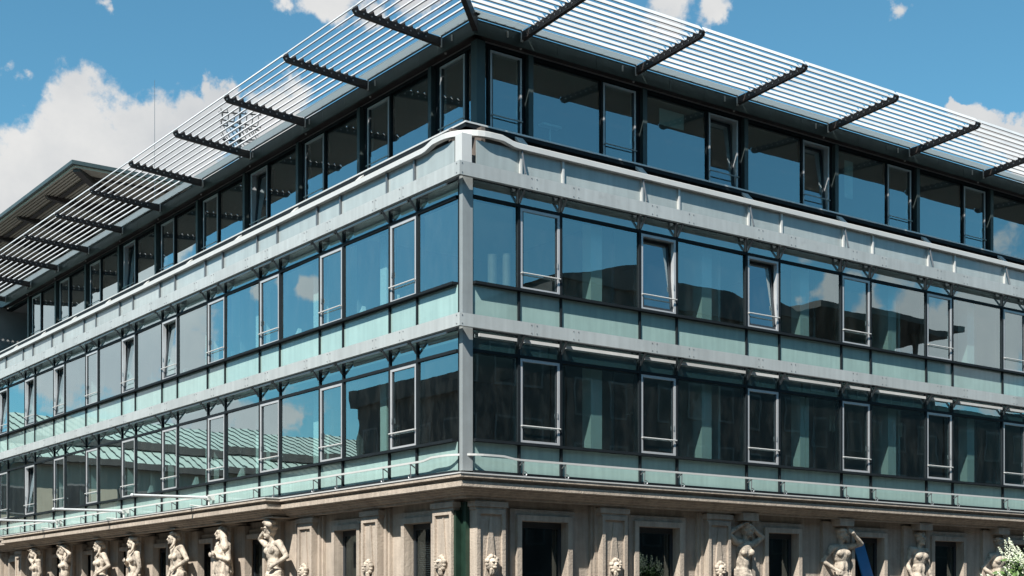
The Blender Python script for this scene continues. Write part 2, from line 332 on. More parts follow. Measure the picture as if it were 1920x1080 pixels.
# --- curtain wall of the two glazed storeys
FL = [dict(sp0=4.84, sill=5.50, tr=7.47, top=7.95, b0=7.91, b1=8.19), dict(sp0=8.06, sill=8.95, tr=10.85, top=11.25, b0=11.17, b1=11.47)]
TILT = {('L', 1, 5), ('L', 1, 4), ('L', 1, 7), ('L', 1, 8), ('L', 1, 9), ('R', 1, 1), ('R', 1, 2), ('L', 0, 8)}
def casement(side, u0, u1, s, z0, z1, tilt=False, bw=.065, mtl='frame_alu', railz=.2, depth=.11):
    key = ('casement', side, round(u1 - u0, 3), round(z1 - z0, 3), bw, mtl)
    ctr = P(side, (u0 + u1) / 2, s, z0)
    if key not in CACHE:
        b = MB(); hu = (u1 - u0) / 2; h = z1 - z0
        def bb(a, c, e, g):
            p = P(side, a, -.02, e); q = P(side, c, depth - .02, g); b.box(min(p.x, q.x), max(p.x, q.x), min(p.y, q.y), max(p.y, q.y), e, g)
        bb(-hu, -hu + bw, 0, h); bb(hu - bw, hu, 0, h); bb(-hu + bw, hu - bw, 0, bw); bb(-hu + bw, hu - bw, h - bw, h)
        CACHE[key] = b.mesh('window', mtl)
    w = link('window', CACHE[key], B, ctr)
    s2 = s + .005
    ang = RAD(5.5) if tilt else 0.0
    if tilt:                                     # sash tipped inwards at the top
        key2 = ('sash',) + key
        hh = z1 - z0 - 2 * bw
        sh = MB(); hu = (u1 - u0) / 2 - bw - .01
        def b2(a, c, e, g, d0=0, d1=.06):
            p = P(side, a, d0, e); q = P(side, c, d1, g); sh.box(min(p.x, q.x), max(p.x, q.x), min(p.y, q.y), max(p.y, q.y), e, g)
        if key2 not in CACHE:
            b2(-hu, -hu + .055, 0, hh); b2(hu - .055, hu, 0, hh); b2(-hu + .055, hu - .055, 0, .055); b2(-hu + .055, hu - .055, hh - .055, hh)
            CACHE[key2] = sh.mesh('sash', 'dark_frame')
        rot = (-ang, 0, 0) if side == 'R' else (0, ang, 0)
        link('sash', CACHE[key2], w, P(side, (u0 + u1) / 2, s2, z0 + bw + .005), rot)
        c = P(side, (u0 + u1) / 2, s2 + math.sin(ang) * hh / 2 + .03, z0 + bw + hh / 2)
        fbp = fb(side, 'pane', u0 + bw + .05, u1 - bw - .05, c[1 if side == 'R' else 0] - .004, c[1 if side == 'R' else 0] + .004, z0 + bw + .06, z1 - bw - .06, 'glass', w, jit(side, .15, ang))
    else:
        fb(side, 'sash', u0 + bw, u0 + bw + .035, s2 - .01, s2 + .05, z0 + bw, z1 - bw, 'dark_frame', w)
        fb(side, 'sash', u1 - bw - .035, u1 - bw, s2 - .01, s2 + .05, z0 + bw, z1 - bw, 'dark_frame', w)
        fb(side, 'pane', u0 + bw + .036, u1 - bw - .036, s2 + .01, s2 + .018, z0 + bw + .002, z1 - bw - .002, 'glass', w, jit(side, .2))
    zr = z0 + (z1 - z0) * railz
    b = MB(); b.tube(P(side, u0 + .01, s - .07, zr), P(side, u1 - .01, s - .07, zr), .016, n=6)
    for uu in (u0 + .03, u1 - .03): b.tube(P(side, uu, s - .07, zr), P(side, uu, s, zr), .014, n=6)
    build('guard_bar', b, 'rail_metal', w)
    fb(side, 'handle', u1 - bw - .02, u1 - bw + .01, s - .035, s - .022, zr + .25, zr + .37, 'aluminium', w)
    return w

for side in 'RL':
    a0, mod, cnt, cw, ULEN = MODS[side]
    edges = [.27 if side == 'R' else .22]
    for k in range(cnt): edges += [a0 + mod * k, a0 + cw + mod * k]
    edges = [e for e in edges if e < ULEN]
    edges.append(ULEN)
    for fi, F in enumerate(FL):
        sp0, sill, tr, top = F['sp0'], F['sill'], F['tr'], F['top']
        fb(side, 'sill_ledge', .24, ULEN - .01, -.13, .2, sill - .03, sill + .03, 'dark_steel', B)
        fb(side, 'transom', .24, ULEN - .01, -.03, .18, tr - .035, tr + .035, 'dark_steel', B)
        fb(side, 'head_rail', .24, ULEN - .01, -.02, .16, top - .02, top + .1, 'dark_steel', B)
        if fi == 0: fb(side, 'base_rail', .24, ULEN - .01, -.08, .16, sp0 - .1, sp0, 'dark_steel', B)
        for i, e in enumerate(edges[1:-1]):
            fb(side, 'mullion', e - .034, e + .034, -.03, .17, sill + .031, tr - .036, 'dark_steel', B)
            fb(side, 'mullion', e - .03, e + .03, -.025, .17, tr + .036, top - .021, 'dark_steel', B)
            fb(side, 'spandrel_post', e - .028, e + .028, -.05 if fi == 0 else -.035, .13, sp0 + .001, sill - .031, 'dark_steel', B)
        fb(side, 'blind_box', .26, ULEN - .02, .10, .21, tr + .04, top - .025, 'upper_light', B)
        for i in range(len(edges) - 1):
            e0, e1 = edges[i] + .035, edges[i + 1] - .035
            if i == 0: e0 = edges[0] + .005
            fb(side, 'spandrel_panel', e0 - .005, e1 + .005, .005, .03, sp0 + .002, sill - .032, 'spandrel', B, jit(side, .1))
            fb(side, 'upper_light', e0, e1, .012, .02, tr + .037, top - .022, 'glass', B, jit(side, .15))
            if i % 2 == 1: casement(side, e0, e1, .0, sill + .032, tr - .037, (side, fi, i // 2) in TILT)
            else:
                fb(side, 'pane', e0, e1, .012, .02, sill + .032, tr - .037, 'glass', B, jit(side, .2))
        # sun-blind rail hanging under each band panel, bracket at each mullion
        for i in range(len(edges) - 1):
            e0, e1 = edges[i] + .10, edges[i + 1] - .10
            if side == 'R' and fi == 1: continue
            if side == 'R': fb(side, 'blind_rail', e0, e1, -.085, -.05, F['b0'] - .13, F['b0'] - .06, 'blade_white', B)
            else: fb(side, 'blind_rail', e0, e1, -.235, -.20, F['b0'] - .075, F['b0'] - .035, 'rail_metal', B)
        for e in edges[1:-1]:
            b = MB(); b.hexa([P(side, e - .02, -.24, F['b0'] - .03), P(side, e + .02, -.24, F['b0'] - .03), P(side, e + .02, -.05, F['b0'] - .28), P(side, e - .02, -.05, F['b0'] - .28),
                              P(side, e - .02, -.24, F['b0'] + .03), P(side, e + .02, -.24, F['b0'] + .03), P(side, e + .02, -.05, F['b0'] - .20), P(side, e - .02, -.05, F['b0'] - .20)])
            b.box(*(lambda p, q: (min(p.x, q.x), max(p.x, q.x), min(p.y, q.y), max(p.y, q.y)))(P(side, e - .02, -.245, 0), P(side, e + .02, -.056, 0)), F['b0'] + .035, F['b1'] - .05)
            build('bracket', b, 'ledge_metal', B)
        # band of sheet-metal panels with open joints
        js = [(-.30)] + [e + .22 for e in edges[1:-1]] + [ULEN]
        for i in range(len(js) - 1):
            pb = MB(); a, c = js[i] + (.003 if i else .0), js[i + 1] - .003
            if i == 0: a = -.298 if side == 'R' else -.262
            p, q = P(side, a, -.30 if side == 'R' else -.298, 0), P(side, c, -.262, 0)
            fbx = (min(p.x, q.x), max(p.x, q.x), min(p.y, q.y), max(p.y, q.y))
            pb.box(*fbx, F['b0'], F['b1'])
            p, q = P(side, a + (.04 if i == 0 else 0), -.261, 0), P(side, c, -.20, 0)
            pb.box(min(p.x, q.x), max(p.x, q.x), min(p.y, q.y), max(p.y, q.y), F['b0'] + .004, F['b0'] + .02)
            o = build('band_panel', pb, 'band_metal', B)
            rv = MB()
            for uu in (a + .07, c - .07):
                for zz in (F['b0'] + .05, F['b1'] - .05): rv.tube(P(side, uu, -.299, zz), P(side, uu, -.309, zz), .013, n=6)
            tag(build('rivets', rv, 'ledge_metal', o), kind='stuff')
    # --- parapet of enamelled panels above the upper band
    for i in range(len(edges) - 1):
        e0, e1 = edges[i] + .035, edges[i + 1] - .035
        fb(side, 'parapet_panel', e0, e1, -.06, -.04, 11.36, 12.08, 'parapet', B, jit(side, .1))
    for i, e in enumerate(edges[1:-1]):
        fb(side, 'parapet_post', e - .028, e + .028, -.11, .0, 11.40, 12.07, 'rail_metal' if side == 'R' else 'ledge_metal', B)
        if i % 2 == 0 and side == 'R':
            b = MB(); b.tube(P(side, e, -.12, 12.10), P(side, e, -.27, 11.50), .022, n=6); build('parapet_strut', b, 'ledge_metal', B)
    fb(side, 'parapet_backing', .02, ULEN, .50, .60, 11.87, 12.44, 'brown_wall', B)
    # --- set-back top storey
    S = 1.3
    m2 = mod if side == 'R' else 3.42
    pst = 2.75 if side == 'R' else 3.2; c0 = 1.48 if side == 'R' else 1.78; cwid = 1.07
    mo = 3.59 if side == 'R' else 3.42
    fb(side, 'attic_sill', .2, ULEN, .2, S + .1, 12.43, 12.52, 'dark_steel', B)
    fb(side, 'sill_trim', .185, ULEN, .19, .24, 12.523, 12.56, 'ledge_edge', B)
    n = 0; prev = S + .14; k = 0
    while True:
        p0 = pst + mo * k
        if p0 > ULEN - 1: break
        ce0 = c0 + mo * k if k else (1.62 if side == 'R' else 1.8); ce1 = c0 + mo * k + cwid if side == 'L' else (ce0 + cwid if k else 2.53)
        if side == 'R' and k: ce0, ce1 = 5.03 + mo * (k - 1), 6.09 + mo * (k - 1)
        if ce0 - prev > .12:
            fb(side, 'pane', prev + .03, ce0 - .07, S + .01, S + .02, 12.56, 14.80, 'glass', B, jit(side, .2))
            fb(side, 'attic_mullion', ce0 - .065, ce0 - .005, S - .03, S + .1, 12.53, 14.84, 'dark_steel', B)
        casement(side, ce0, ce1, S - .02, 12.53, 14.79, (side, k) in {('R', 2), ('R', 3), ('L', 3), ('L', 6)}, .05, railz=.33, depth=.16)
        fb(side, 'attic_infill', ce1 + .005, p0 - .08, S + .02, S + .08, 12.53, 14.84, 'dark_steel', B)
        fb(side, 'attic_post', p0 - .07, p0 + .07, S - .11, S + .12, 12.53, 14.90, 'fascia_steel', B)
        prev = p0 + .09; k += 1
    fb(side, 'attic_head', S + .02, ULEN, S - .01, S + .2, 14.845, 14.93, 'dark_steel', B)
    fb(side, 'soffit', 1.04, ULEN, 1.04, S - .012, 14.97, 15.0, 'arm_steel', B)
    # roof fascia in panels
    u = 1.0; j = 0
    while u < ULEN:
        u2 = min(u + (1.2 if j % 2 else 2.4), ULEN)
        a = u + .004
        if j == 0: a = 1.0 if side == 'R' else 1.042
        fb(side, 'roof_fascia', a, u2 - .004, 1.0, 1.04, 14.93, 15.27, 'fascia_steel', B); u = u2; j += 1
    # lamps and clips on the fascia
    for k in range(12):
        uu = 1.9 + 3.5 * k
        if uu > ULEN - 1: break
        fb(side, 'fascia_clip', uu, uu + .03, .97, .999, 15.06, 15.2, 'rail_metal', B)
        b = MB(); b.tube(P(side, uu + .5, 1.13, 14.965), P(side, uu + .5, 1.13, 14.93), .03, .02, n=8); build('soffit_lamp', b, 'rail_metal', B)

# corner pieces
for F in FL:
    b = MB(); b.box(-.05, .22, -.05, .075, F['sp0'] - .02, F['b0'] + .25); o = build('corner_post', b, 'corner_metal', B); b = MB(); b.box(.0, .16, .078, .20, F['sp0'] - .02, F['b0'] + .2); build('corner_mullion', b, 'dark_steel', B)
    b = MB(); b.hexa([(-.22, -.22, F['b0'] - .02), (-.14, -.22, F['b0'] - .02), (-.06, -.09, F['b0'] - .34), (-.09, -.06, F['b0'] - .34),
                      (-.22, -.14, F['b0'] + .1), (-.10, -.14, F['b0'] + .1), (-.04, -.05, F['b0'] - .1), (-.05, -.04, F['b0'] - .1)])
b = MB(); b.box(-.10, .16, -.10, .16, 11.40, 12.16); build('parapet_corner_post', b, 'rail_metal', B)
b = MB(); b.box(1.18, 1.42, 1.18, 1.42, 12.53, 14.92); build('attic_corner_post', b, 'fascia_steel', B)
b = MB(); b.box(1.3, UR, 1.3, 9.2, 15.065, 15.25); b.box(1.3, 9.2, 9.203, UL, 15.065, 15.25); build('roof_deck', b, 'roofing', B)
b = MB(); b.box(.62, UR, .62, 1.25, 11.87, 12.42); b.box(.62, 1.25, 1.253, UL, 11.87, 12.42); build('attic_base', b, 'brown_wall', B)

# handrails: run along both fronts, lift and round off at the corner
def railpath(s, z, lift, r=.75, far=.95):
    pts = [(s, UL - .05, z)]
    for d, h in ((far + .45, 0), (far + .3, .15), (far + .15, .6), (far, 1.0)): pts.append((s, d, z + lift * h))
    for i in range(0, 9):
        t = i / 8 * math.pi / 2; pts.append((s + r - r * math.cos(t), s + r - r * math.sin(t), z + lift))
    for d, h in ((far, 1.0), (far + .15, .6), (far + .3, .15), (far + .45, 0)): pts.append((d, s, z + lift * h))
    pts.append((UR - .05, s, z)); return pts
b = MB(); b.sweep(railpath(-.13, 12.13, .09), [(-.06, -.065), (.06, -.065), (.06, .05), (.03, .07), (-.03, .07), (-.06, .05)]); build('parapet_handrail', b, 'rail_metal', B, (0, 0, 0))
b = MB(); b.sweep(railpath(-.2, 5.12, .05), [(-.02, -.022), (.02, -.022), (.02, .022), (-.02, .022)]); build('lower_handrail', b, 'rail_metal', B, (0, 0, 0))
for side in 'RL':
    a0, mod, cnt, cw, ULEN = MODS[side]
    for k in range(cnt):
        for e in (a0 + mod * k, a0 + cw + mod * k):
            if e > ULEN - .3: continue
            b = MB(); b.tube(P(side, e, -.06, 5.02), P(side, e, -.2, 5.1), .016, n=6); b.tube(P(side, e, -.2, 5.1), P(side, e, -.19, 4.86), .014, n=6)
            for i in range(8):
                t, t2 = i / 8 * 2 * math.pi, (i + 1) / 8 * 2 * math.pi
                b.tube(P(side, e + .04 + .05 * math.cos(t), -.19, 4.82 + .05 * math.sin(t)), P(side, e + .04 + .05 * math.cos(t2), -.19, 4.82 + .05 * math.sin(t2)), .012, n=5)
            build('rail_stanchion', b, 'ledge_metal', B)
    k = 0
    while 1.0 + mod * k < ULEN - .5:
        u = (1.55 if side == 'R' else 1.2) + mod * k / 1.0
        b = MB(); b.hexa([P(side, u, -.02, 12.22), P(side, u + .22, -.02, 12.22), P(side, u + .22, .2, 12.40), P(side, u, .2, 12.40), P(side, u, -.02, 12.25), P(side, u + .22, -.02, 12.25), P(side, u + .22, .2, 12.47), P(side, u, .2, 12.47)])
        build('rail_cleat', b, 'rail_metal', B); k += 1

# ------------------------------------------------------------------ roof sun-shade: arms and tilted louvre blades
ARM = {'R': (2.36, 3.53, 9), 'L': (2.40, 3.40, 11)}
S_IN, S_OUT = 1.02, -1.40
def armz(s): return 15.20 + (S_IN - s) / (S_IN - S_OUT) * .15
NB = 10; BS = [.54 - .209 * i for i in range(NB)]
TB = RAD(47); CH = .195
for side in 'RL':
    a0, mod, cnt = ARM[side]
    pos = [a0 + mod * k for k in range(cnt)]
    for u in pos:
        b = MB(); h0, h1 = .20, .10; w = .05
        z0, z1 = armz(S_IN), armz(S_OUT)
        b.hexa([P(side, u - w, S_IN, z0 - h0 * .6), P(side, u + w, S_IN, z0 - h0 * .6), P(side, u + w, S_OUT + .1, z1 - h1), P(side, u - w, S_OUT + .1, z1 - h1),
                P(side, u - w, S_IN, z0 + .08), P(side, u + w, S_IN, z0 + .08), P(side, u + w, S_OUT, z1 + .02), P(side, u - w, S_OUT, z1 + .02)])
        arm = build('sunshade_arm', b, 'arm_steel', B)
        b = MB()
        for s in BS: b.tube(P(side, u - w - .001, s, armz(s) - .03), P(side, u - w - .014, s, armz(s) - .03), .022, n=6); b.tube(P(side, u + w + .001, s, armz(s) - .03), P(side, u + w + .014, s, armz(s) - .03), .022, n=6)
        tag(build('light_hole_studs', b, 'blade_white', arm), kind='stuff')  # white discs imitate daylight showing through holes in the arm
        b = MB(); b.tube(P(side, u - .03, .985, 15.05), P(side, u - .03, .985, 15.33), .03, n=8); build('arm_bracket', b, 'rail_metal', arm)
        b = MB()
        for s in BS: b.hexa([P(side, u - .045, s - .05, armz(s) + .02), P(side, u + .045, s - .05, armz(s) + .02), P(side, u + .045, s + .09, armz(s) + .02), P(side, u - .045, s + .09, armz(s) + .02),
                             P(side, u - .03, s - .02, armz(s) + .07), P(side, u + .03, s - .02, armz(s) + .07), P(side, u + .03, s + .07, armz(s) + .12), P(side, u - .03, s + .07, armz(s) + .12)])
        tag(build('blade_clips', b, 'arm_steel', arm), kind='stuff')
    spans = [(None, pos[0])] + list(zip(pos[:-1], pos[1:])) + [(pos[-1], MODS[side][4])]
    for a, c in spans:
        for s in BS:
            ua = (s + .08) if a is None else a + .052
            uc = c - .052
            zc = armz(s) + .10; dx, dz = math.cos(TB) * CH / 2, math.sin(TB) * CH / 2; t = .011
            nx, nz = -math.sin(TB) * t, math.cos(TB) * t
            q = [(s - dx - nx, zc - dz - nz), (s + dx - nx, zc + dz - nz), (s + dx + nx, zc + dz + nz), (s - dx + nx, zc - dz + nz)]
            b = MB(); b.hexa([P(side, ua, *p) for p in q] + [P(side, uc, *p) for p in q])
            lb = build('louvre_blade', b, 'blade_white', B); lb.data.materials.append(MATS['blade_shaded_back'])
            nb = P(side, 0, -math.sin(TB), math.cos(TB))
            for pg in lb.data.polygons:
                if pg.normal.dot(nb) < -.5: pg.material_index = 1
        ua = .75 if a is None else a + .06
        fb(side, 'gutter_glazing', ua, c - .06, .68, .94, 15.30, 15.315, 'opal', B)
        fb(side, 'gutter_rail', ua, c - .06, .945, .975, 15.275, 15.34, 'fascia_steel', B)
        for i in range(1, 6):
            uu = ua + (c - .06 - ua) * i / 6
            fb(side, 'gutter_clip', uu - .012, uu + .012, .90, .943, 15.29, 15.33, 'rail_metal', B)
# diagonal arm at the corner
b = MB(); d = Vector((1, 1, 0)).normalized(); n_ = Vector((1, -1, 0)).normalized()
p0 = Vector((1.05, 1.05, 15.0)); p1 = Vector((-1.38, -1.38, 15.24))
b.hexa([p0 - n_ * .06, p0 + n_ * .06, p1 + n_ * .06, p1 - n_ * .06, p0 - n_ * .06 + Vector((0, 0, .30)), p0 + n_ * .06 + Vector((0, 0, .30)), p1 + n_ * .06 + Vector((0, 0, .14)), p1 - n_ * .06 + Vector((0, 0, .14))])
build('sunshade_arm', b, 'arm_steel', B)

# ------------------------------------------------------------------ stone ground floor
CPROF = [(-.24, .03), (.20, .01), (.20, -.065), (.12, -.075), (.075, -.10), (.075, -.14), (.14, -.15), (.14, -.26), (.125, -.275), (.05, -.28), (.05, -.305), (-.03, -.31), (-.045, -.35), (-.11, -.36), (-.13, -.405), (-.22, -.415), (-.22, -.47), (-.42, -.47), (-.42, .03)]
ZC = 4.73
V0, V1, PJ = 8.55, 31.6, .42
def strip(name, path, prof, m, parent, z): bb = MB(); bb.sweep([(x, y, z) for x, y in path], prof); return build(name, bb, m, parent, (0, 0, 0))
# sweep side offset is to the right of travel: travel from far left to the corner to far right, right-hand side = outwards
cpath = [(0, UL), (0, V1), (-PJ, V1), (-PJ, V0), (0, V0), (0, 0), (UR, 0)]
def outw(path): return path
cor = strip('cornice', cpath, [(-o, u) for o, u in CPROF], 'stone', B, ZC) if False else None
bb = MB(); bb.sweep([(x, y, ZC) for x, y in cpath], CPROF); build('cornice', bb, 'stone', B, (0, 0, 0))
# flashing on the cornice, uneven bright lead edge
fl = MB(); fl.sweep([(x, y, ZC + .035) for x, y in cpath], [(-.3, .0), (.20, -.012), (.205, -.03), (.22, -.03), (.22, .0), (-.3, .02)]); build('cornice_flashing', fl, 'ledge_edge', B, (0, 0, 0))

WINR = [(1.90, 3.25), (5.45, 6.80), (9.95, 11.1), (13.35, 14.6), (16.85, 18.2), (20.6, 21.9), (24.0, 25.2), (27.6, 28.9), (31.2, 32.5)]
WINL = [(1.92, 3.1), (5.35, 6.5), (10.6, 11.75), (14.05, 15.2), (17.45, 18.6), (20.9, 22.0), (24.3, 25.4), (27.7, 28.8), (32.9, 33.9)]
ZT = 3.82
for side, wins, ULEN in (('R', WINR, UR), ('L', WINL, UL)):
    sw = .58
    ed = [.42] + [x for w in wins for x in w] + [ULEN]
    for i in range(0, len(ed), 2):
        a, c = ed[i], ed[i + 1]
        if side == 'L' and i == 0: a = .92
        if side == 'R' and i == 0: a = .52
        fb(side, 'stone_wall', a, c, sw, .9, .10, 4.30, 'stone', B)
    for (a, c) in wins:
        fb(side, 'lintel', a + .002, c - .002, sw + .004, .9, ZT, 4.298, 'stone', B)
        fb(side, 'sill_wall', a + .002, c - .002, sw + .004, .9, .10, 1.2, 'stone', B)
        # moulded surround in two steps
        for (wd, pr, nm) in ((.27, .09, 'surround'), (.13, .18, 'surround')):
            b = MB()
            def bb2(u0, u1, z0, z1):
                p, q = P(side, u0, sw - pr, 0), P(side, u1, sw - .001 if pr < .1 else sw - .091, 0); b.box(min(p.x, q.x), max(p.x, q.x), min(p.y, q.y), max(p.y, q.y), z0, z1)
            bb2(a - wd, a - .0, 1.0, ZT + wd); bb2(c, c + wd, 1.0, ZT + wd); bb2(a, c, ZT, ZT + wd)
            build(nm, b, 'stone', B)
        w = MB()
        def bb3(u0, u1, z0, z1, s0=.67, s1=.74):
            p, q = P(side, u0, s0, 0), P(side, u1, s1, 0); w.box(min(p.x, q.x), max(p.x, q.x), min(p.y, q.y), max(p.y, q.y), z0, z1)
        bb3(a + .004, a + .09, 1.2, ZT - .002); bb3(c - .09, c - .004, 1.2, ZT - .002); bb3(a + .09, c - .09, ZT - .14, ZT - .002); bb3(a + .09, c - .09, 1.2, 1.3)
        wo_ = build('window', w, 'dark_frame', B)
        fb(side, 'pane', a + .091, c - .091, .70, .71, 1.301, ZT - .141, 'shop_glass', wo_, jit(side, .3))
    # lower room behind the stone front
fbk = MB(); fbk.box(.95, UR, 4.6, 4.8, .1, 4.7); fbk.box(4.6, 4.8, 4.803, UL, .1, 4.7); build('room_wall', fbk, 'core', B, (0, 0, 0))

def pilaster(side, c, w=.78, s0=.30, s1=.579, vee=True, corner=False):
    a, e = c - w / 2, c + w / 2
    pl = fb(side, 'pilaster', a, e, s0, s1, .12, 4.02, 'stone', B)
    for q0, q1, qs in ((a - .10, a - .001, .42), (e + .001, e + .10, .42), (a - .16, a - .101, .49), (e + .101, e + .16, .49)):
        if corner and q0 < a: continue
        fb(side, 'pilaster_rib', q0, q1, qs, s1, .12, 4.25, 'stone', pl)
    b = MB()
    def q(u0, u1, sa, sb, z0, z1):
        p, r = P(side, u0, sa, 0), P(side, u1, sb, 0); b.box(min(p.x, r.x), max(p.x, r.x), min(p.y, r.y), max(p.y, r.y), z0, z1)
    q(a - .03, e + .03, s0 - .03, s1 - .02, 4.021, 4.08); q(a - .07, e + .07, s0 - .07, s1 - .02, 4.081, 4.20); q(a - .01, e + .01, s0 - .005, s1 - .02, 4.201, 4.275)
    build('capital', b, 'stone', pl)
    b = MB()
    q(a, a + .09, s0 - .06, s0 - .001, .6, 3.92); q(e - .09, e, s0 - .06, s0 - .001, .6, 3.92); q(a, e, s0 - .06, s0 - .001, 3.921, 4.02)
    build('panel_frame', b, 'stone', pl)
    if vee:
        b = MB(); zt, zb = 3.86, 2.2
        b.hexa([P(side, c - .20, s0 - .045, zb), P(side, c + .20, s0 - .045, zb), P(side, c + .20, s0 - .001, zb), P(side, c - .20, s0 - .001, zb),
                P(side, c - .02, s0 - .03, zt), P(side, c + .02, s0 - .03, zt), P(side, c + .02, s0 - .001, zt), P(side, c - .02, s0 - .001, zt)])
        build('wedge_strip', b, 'stone', pl)
    # carved mask
    b = MB(); zc = 2.80; f = s0 - .10
    b.ball(P(side, c, f, zc), (.13, .12, .14), 14, 10)
    for i in range(11):
        t = i / 11 * 2 * math.pi; b.ball(P(side, c + .135 * math.cos(t), f + .02, zc + .03 + .14 * math.sin(t)), .05 + .015 * (i % 2), 8, 6)
    b.ball(P(side, c, f - .13, zc - .01), (.03, .03, .04), 8, 6); b.ball(P(side, c, f - .10, zc - .07), (.06, .05, .035), 8, 6)
    for d_ in (-.05, .05): b.ball(P(side, c + d_, f - .105, zc + .055), (.04, .04, .02), 8, 6)
    for d_ in (-.06, 0, .06): b.cap(P(side, c + d_, f - .04, zc - .12), P(side, c + d_ * .4, f + .05, zc - .30), .045, .02, 7)
    build('mask', b, 'stone_statue', pl, smooth=True)
for c in (.93, 4.55, 8.02): pilaster('R', c, corner=c < 1)
for c in (1.22, 4.45, 7.80, 32.2, 35.0): pilaster('L', c, vee=True, corner=c < 2)
# green metal-clad corner pier between the two fronts
b = MB(); b.box(.45, .515, .62, .915, .12, 4.19); b.box(.42, .519, .519, .618, .12, 4.19); b.box(.303, .60, .74, .826, .12, 4.0); build('corner_pier', b, 'green_copper', B)
# projecting podium and piers behind the figures
b = MB(); b.box(-PJ - .05, .5, V0 + .1, V1 - .1, .12, 1.2); build('podium', b, 'stone', B)
b = MB(); b.box(.0, .5, 8.75, UR, .12, 1.0); build('podium', b, 'stone', B)

# ------------------------------------------------------------------ stone figures
def limb(mb, pts, rs):
    for i in range(len(pts) - 1): mb.cap(pts[i], pts[i + 1], rs[i], rs[i + 1], 9)
def hand(mb, wrist, tip_dir, palm_n):
    w = Vector(wrist); d = Vector(tip_dir).normalized(); n = Vector(palm_n); n = (n - d * n.dot(d)).normalized(); sd = d.cross(n)
    mb.cap(w, w + d * .07, .032, .036, 8)
    for i, (o, L) in enumerate(((-.033, .06), (-.011, .075), (.011, .07), (.033, .055))):
        a = w + d * .08 + sd * o; k = a + d * L * .55 + n * .008; mb.cap(a, k, .0135, .013, 6); mb.cap(k, k + (d * .8 + n * .6).normalized() * L * .55, .013, .011, 6)
    a = w + d * .03 + sd * -.035; k = a + (d * .6 - sd * .8).normalized() * .045; mb.cap(a, k, .015, .014, 6); mb.cap(k, k + (d + n * .3).normalized() * .04, .014, .011, 6)
def figure(name, side, u, s, ztop, label, yaw=0, hip=.04, lean=0.0, headyaw=0, headtilt=0, arms=None, female=True, robe='hip', hood=False, hat=False, seed=0, hh=2.85):
    """one continuous carved figure, 1.8 units high before scaling, facing -y"""
    rnd = random.Random(seed); mb = MB()
    pel = Vector((hip, 0, .95)); che = Vector((hip * .2 + lean * .5, .0, 1.30)); nck = Vector((lean, .01, 1.50)); hd = Vector((lean * 1.3 + headtilt * .08, -.035, 1.66))
    sw_ = .175 if female else .205
    sh = {-1: che + Vector((-sw_, .0, .15 - hip * .4)), 1: che + Vector((sw_, .0, .15 + hip * .4))}
    mb.ball(pel, (.165 if female else .15, .115, .14), 14, 9); mb.ball((pel + che) / 2, (.125 if female else .14, .095, .19), 14, 9)
    mb.ball(che + Vector((0, .005, .02)), (.155 if female else .185, .11, .19), 14, 9); mb.cap(sh[-1], sh[1], .06, .06, 9)
    if female:
        for d in (-1, 1): mb.ball(che + Vector((d * .075, -.085, -.005)), (.06, .055, .06), 9, 7)
    else:
        for d in (-1, 1): mb.ball(che + Vector((d * .08, -.075, .04)), (.085, .045, .065), 9, 7); mb.ball((pel + che) / 2 + Vector((d * .045, -.075, -.02)), (.04, .03, .09), 8, 6)
    mb.cap(nck - Vector((0, 0, .05)), hd - Vector((0, -.02, .06)), .055, .05, 9)
    R = Matrix.Rotation(headyaw, 3, 'Z') @ Matrix.Rotation(headtilt, 3, 'Y')
    def H(x, y, z): return hd + R @ Vector((x, y, z))
    mb.ball(hd + R @ Vector((0, .015, .02)), (.078, .095, .10), 14, 10, R); mb.ball(H(0, -.02, -.055), (.055, .065, .06), 10, 8, R)
    mb.cap(H(0, -.085, .02), H(0, -.108, -.02), .012, .018, 7); mb.cap(H(-.045, -.078, .032), H(.045, -.078, .032), .017, .017, 7)
    mb.cap(H(-.02, -.088, -.055), H(.02, -.088, -.055), .011, .011, 6); mb.ball(H(0, -.078, -.095), .022, 7, 6)
    for d in (-1, 1): mb.ball(H(d * .08, .01, -.005), (.014, .022, .035), 7, 6); mb.ball(H(d * .033, -.082, .005), .011, 6, 5)
    if hood:
        mb.ball(H(0, .04, .035), (.105, .105, .125), 14, 9, R)
        for d in (-1, 1): limb(mb, [H(d * .085, .0, .05), H(d * .10, .02, -.10), H(d * .15, .03, -.26)], [.04, .05, .05])
        limb(mb, [H(-.09, .04, -.02), H(-.16, .06, -.3)], [.05, .07]); limb(mb, [H(.09, .04, -.02), H(.16, .06, -.3)], [.05, .07])
    else:
        for i in range(16):
            a = i / 16 * 2 * math.pi; mb.ball(H(.074 * math.cos(a), .03 + .07 * math.sin(a), .075 + .02 * rnd.random()), .035 + .012 * rnd.random(), 7, 6)
        mb.ball(H(0, .03, .10), (.07, .08, .045), 9, 7)
        if female: mb.ball(H(0, .11, .01), (.055, .05, .06), 8, 7); limb(mb, [H(.07, .05, -.02), H(.10, .03, -.14), H(.09, -.03, -.22)], [.03, .028, .02])
    # legs
    for d in (-1, 1):
        hp = pel + Vector((d * .085, 0, -.05)); free = (d > 0) == (hip < 0)
        kn = Vector((hp.x + d * .015 + (.03 * d if free else 0), -.10 if free else -.02, .50)); an = Vector((kn.x + d * .01, .05 if free else .01, .09))
        limb(mb, [hp, (hp + kn) / 2 + Vector((0, -.01, 0)), kn, (kn * .6 + an * .4) + Vector((0, .025, 0)), an], [.098, .088, .06, .058, .038])
        mb.cap(an + Vector((0, .02, -.05)), an + Vector((d * .02, -.14, -.055)), .04, .03, 8)
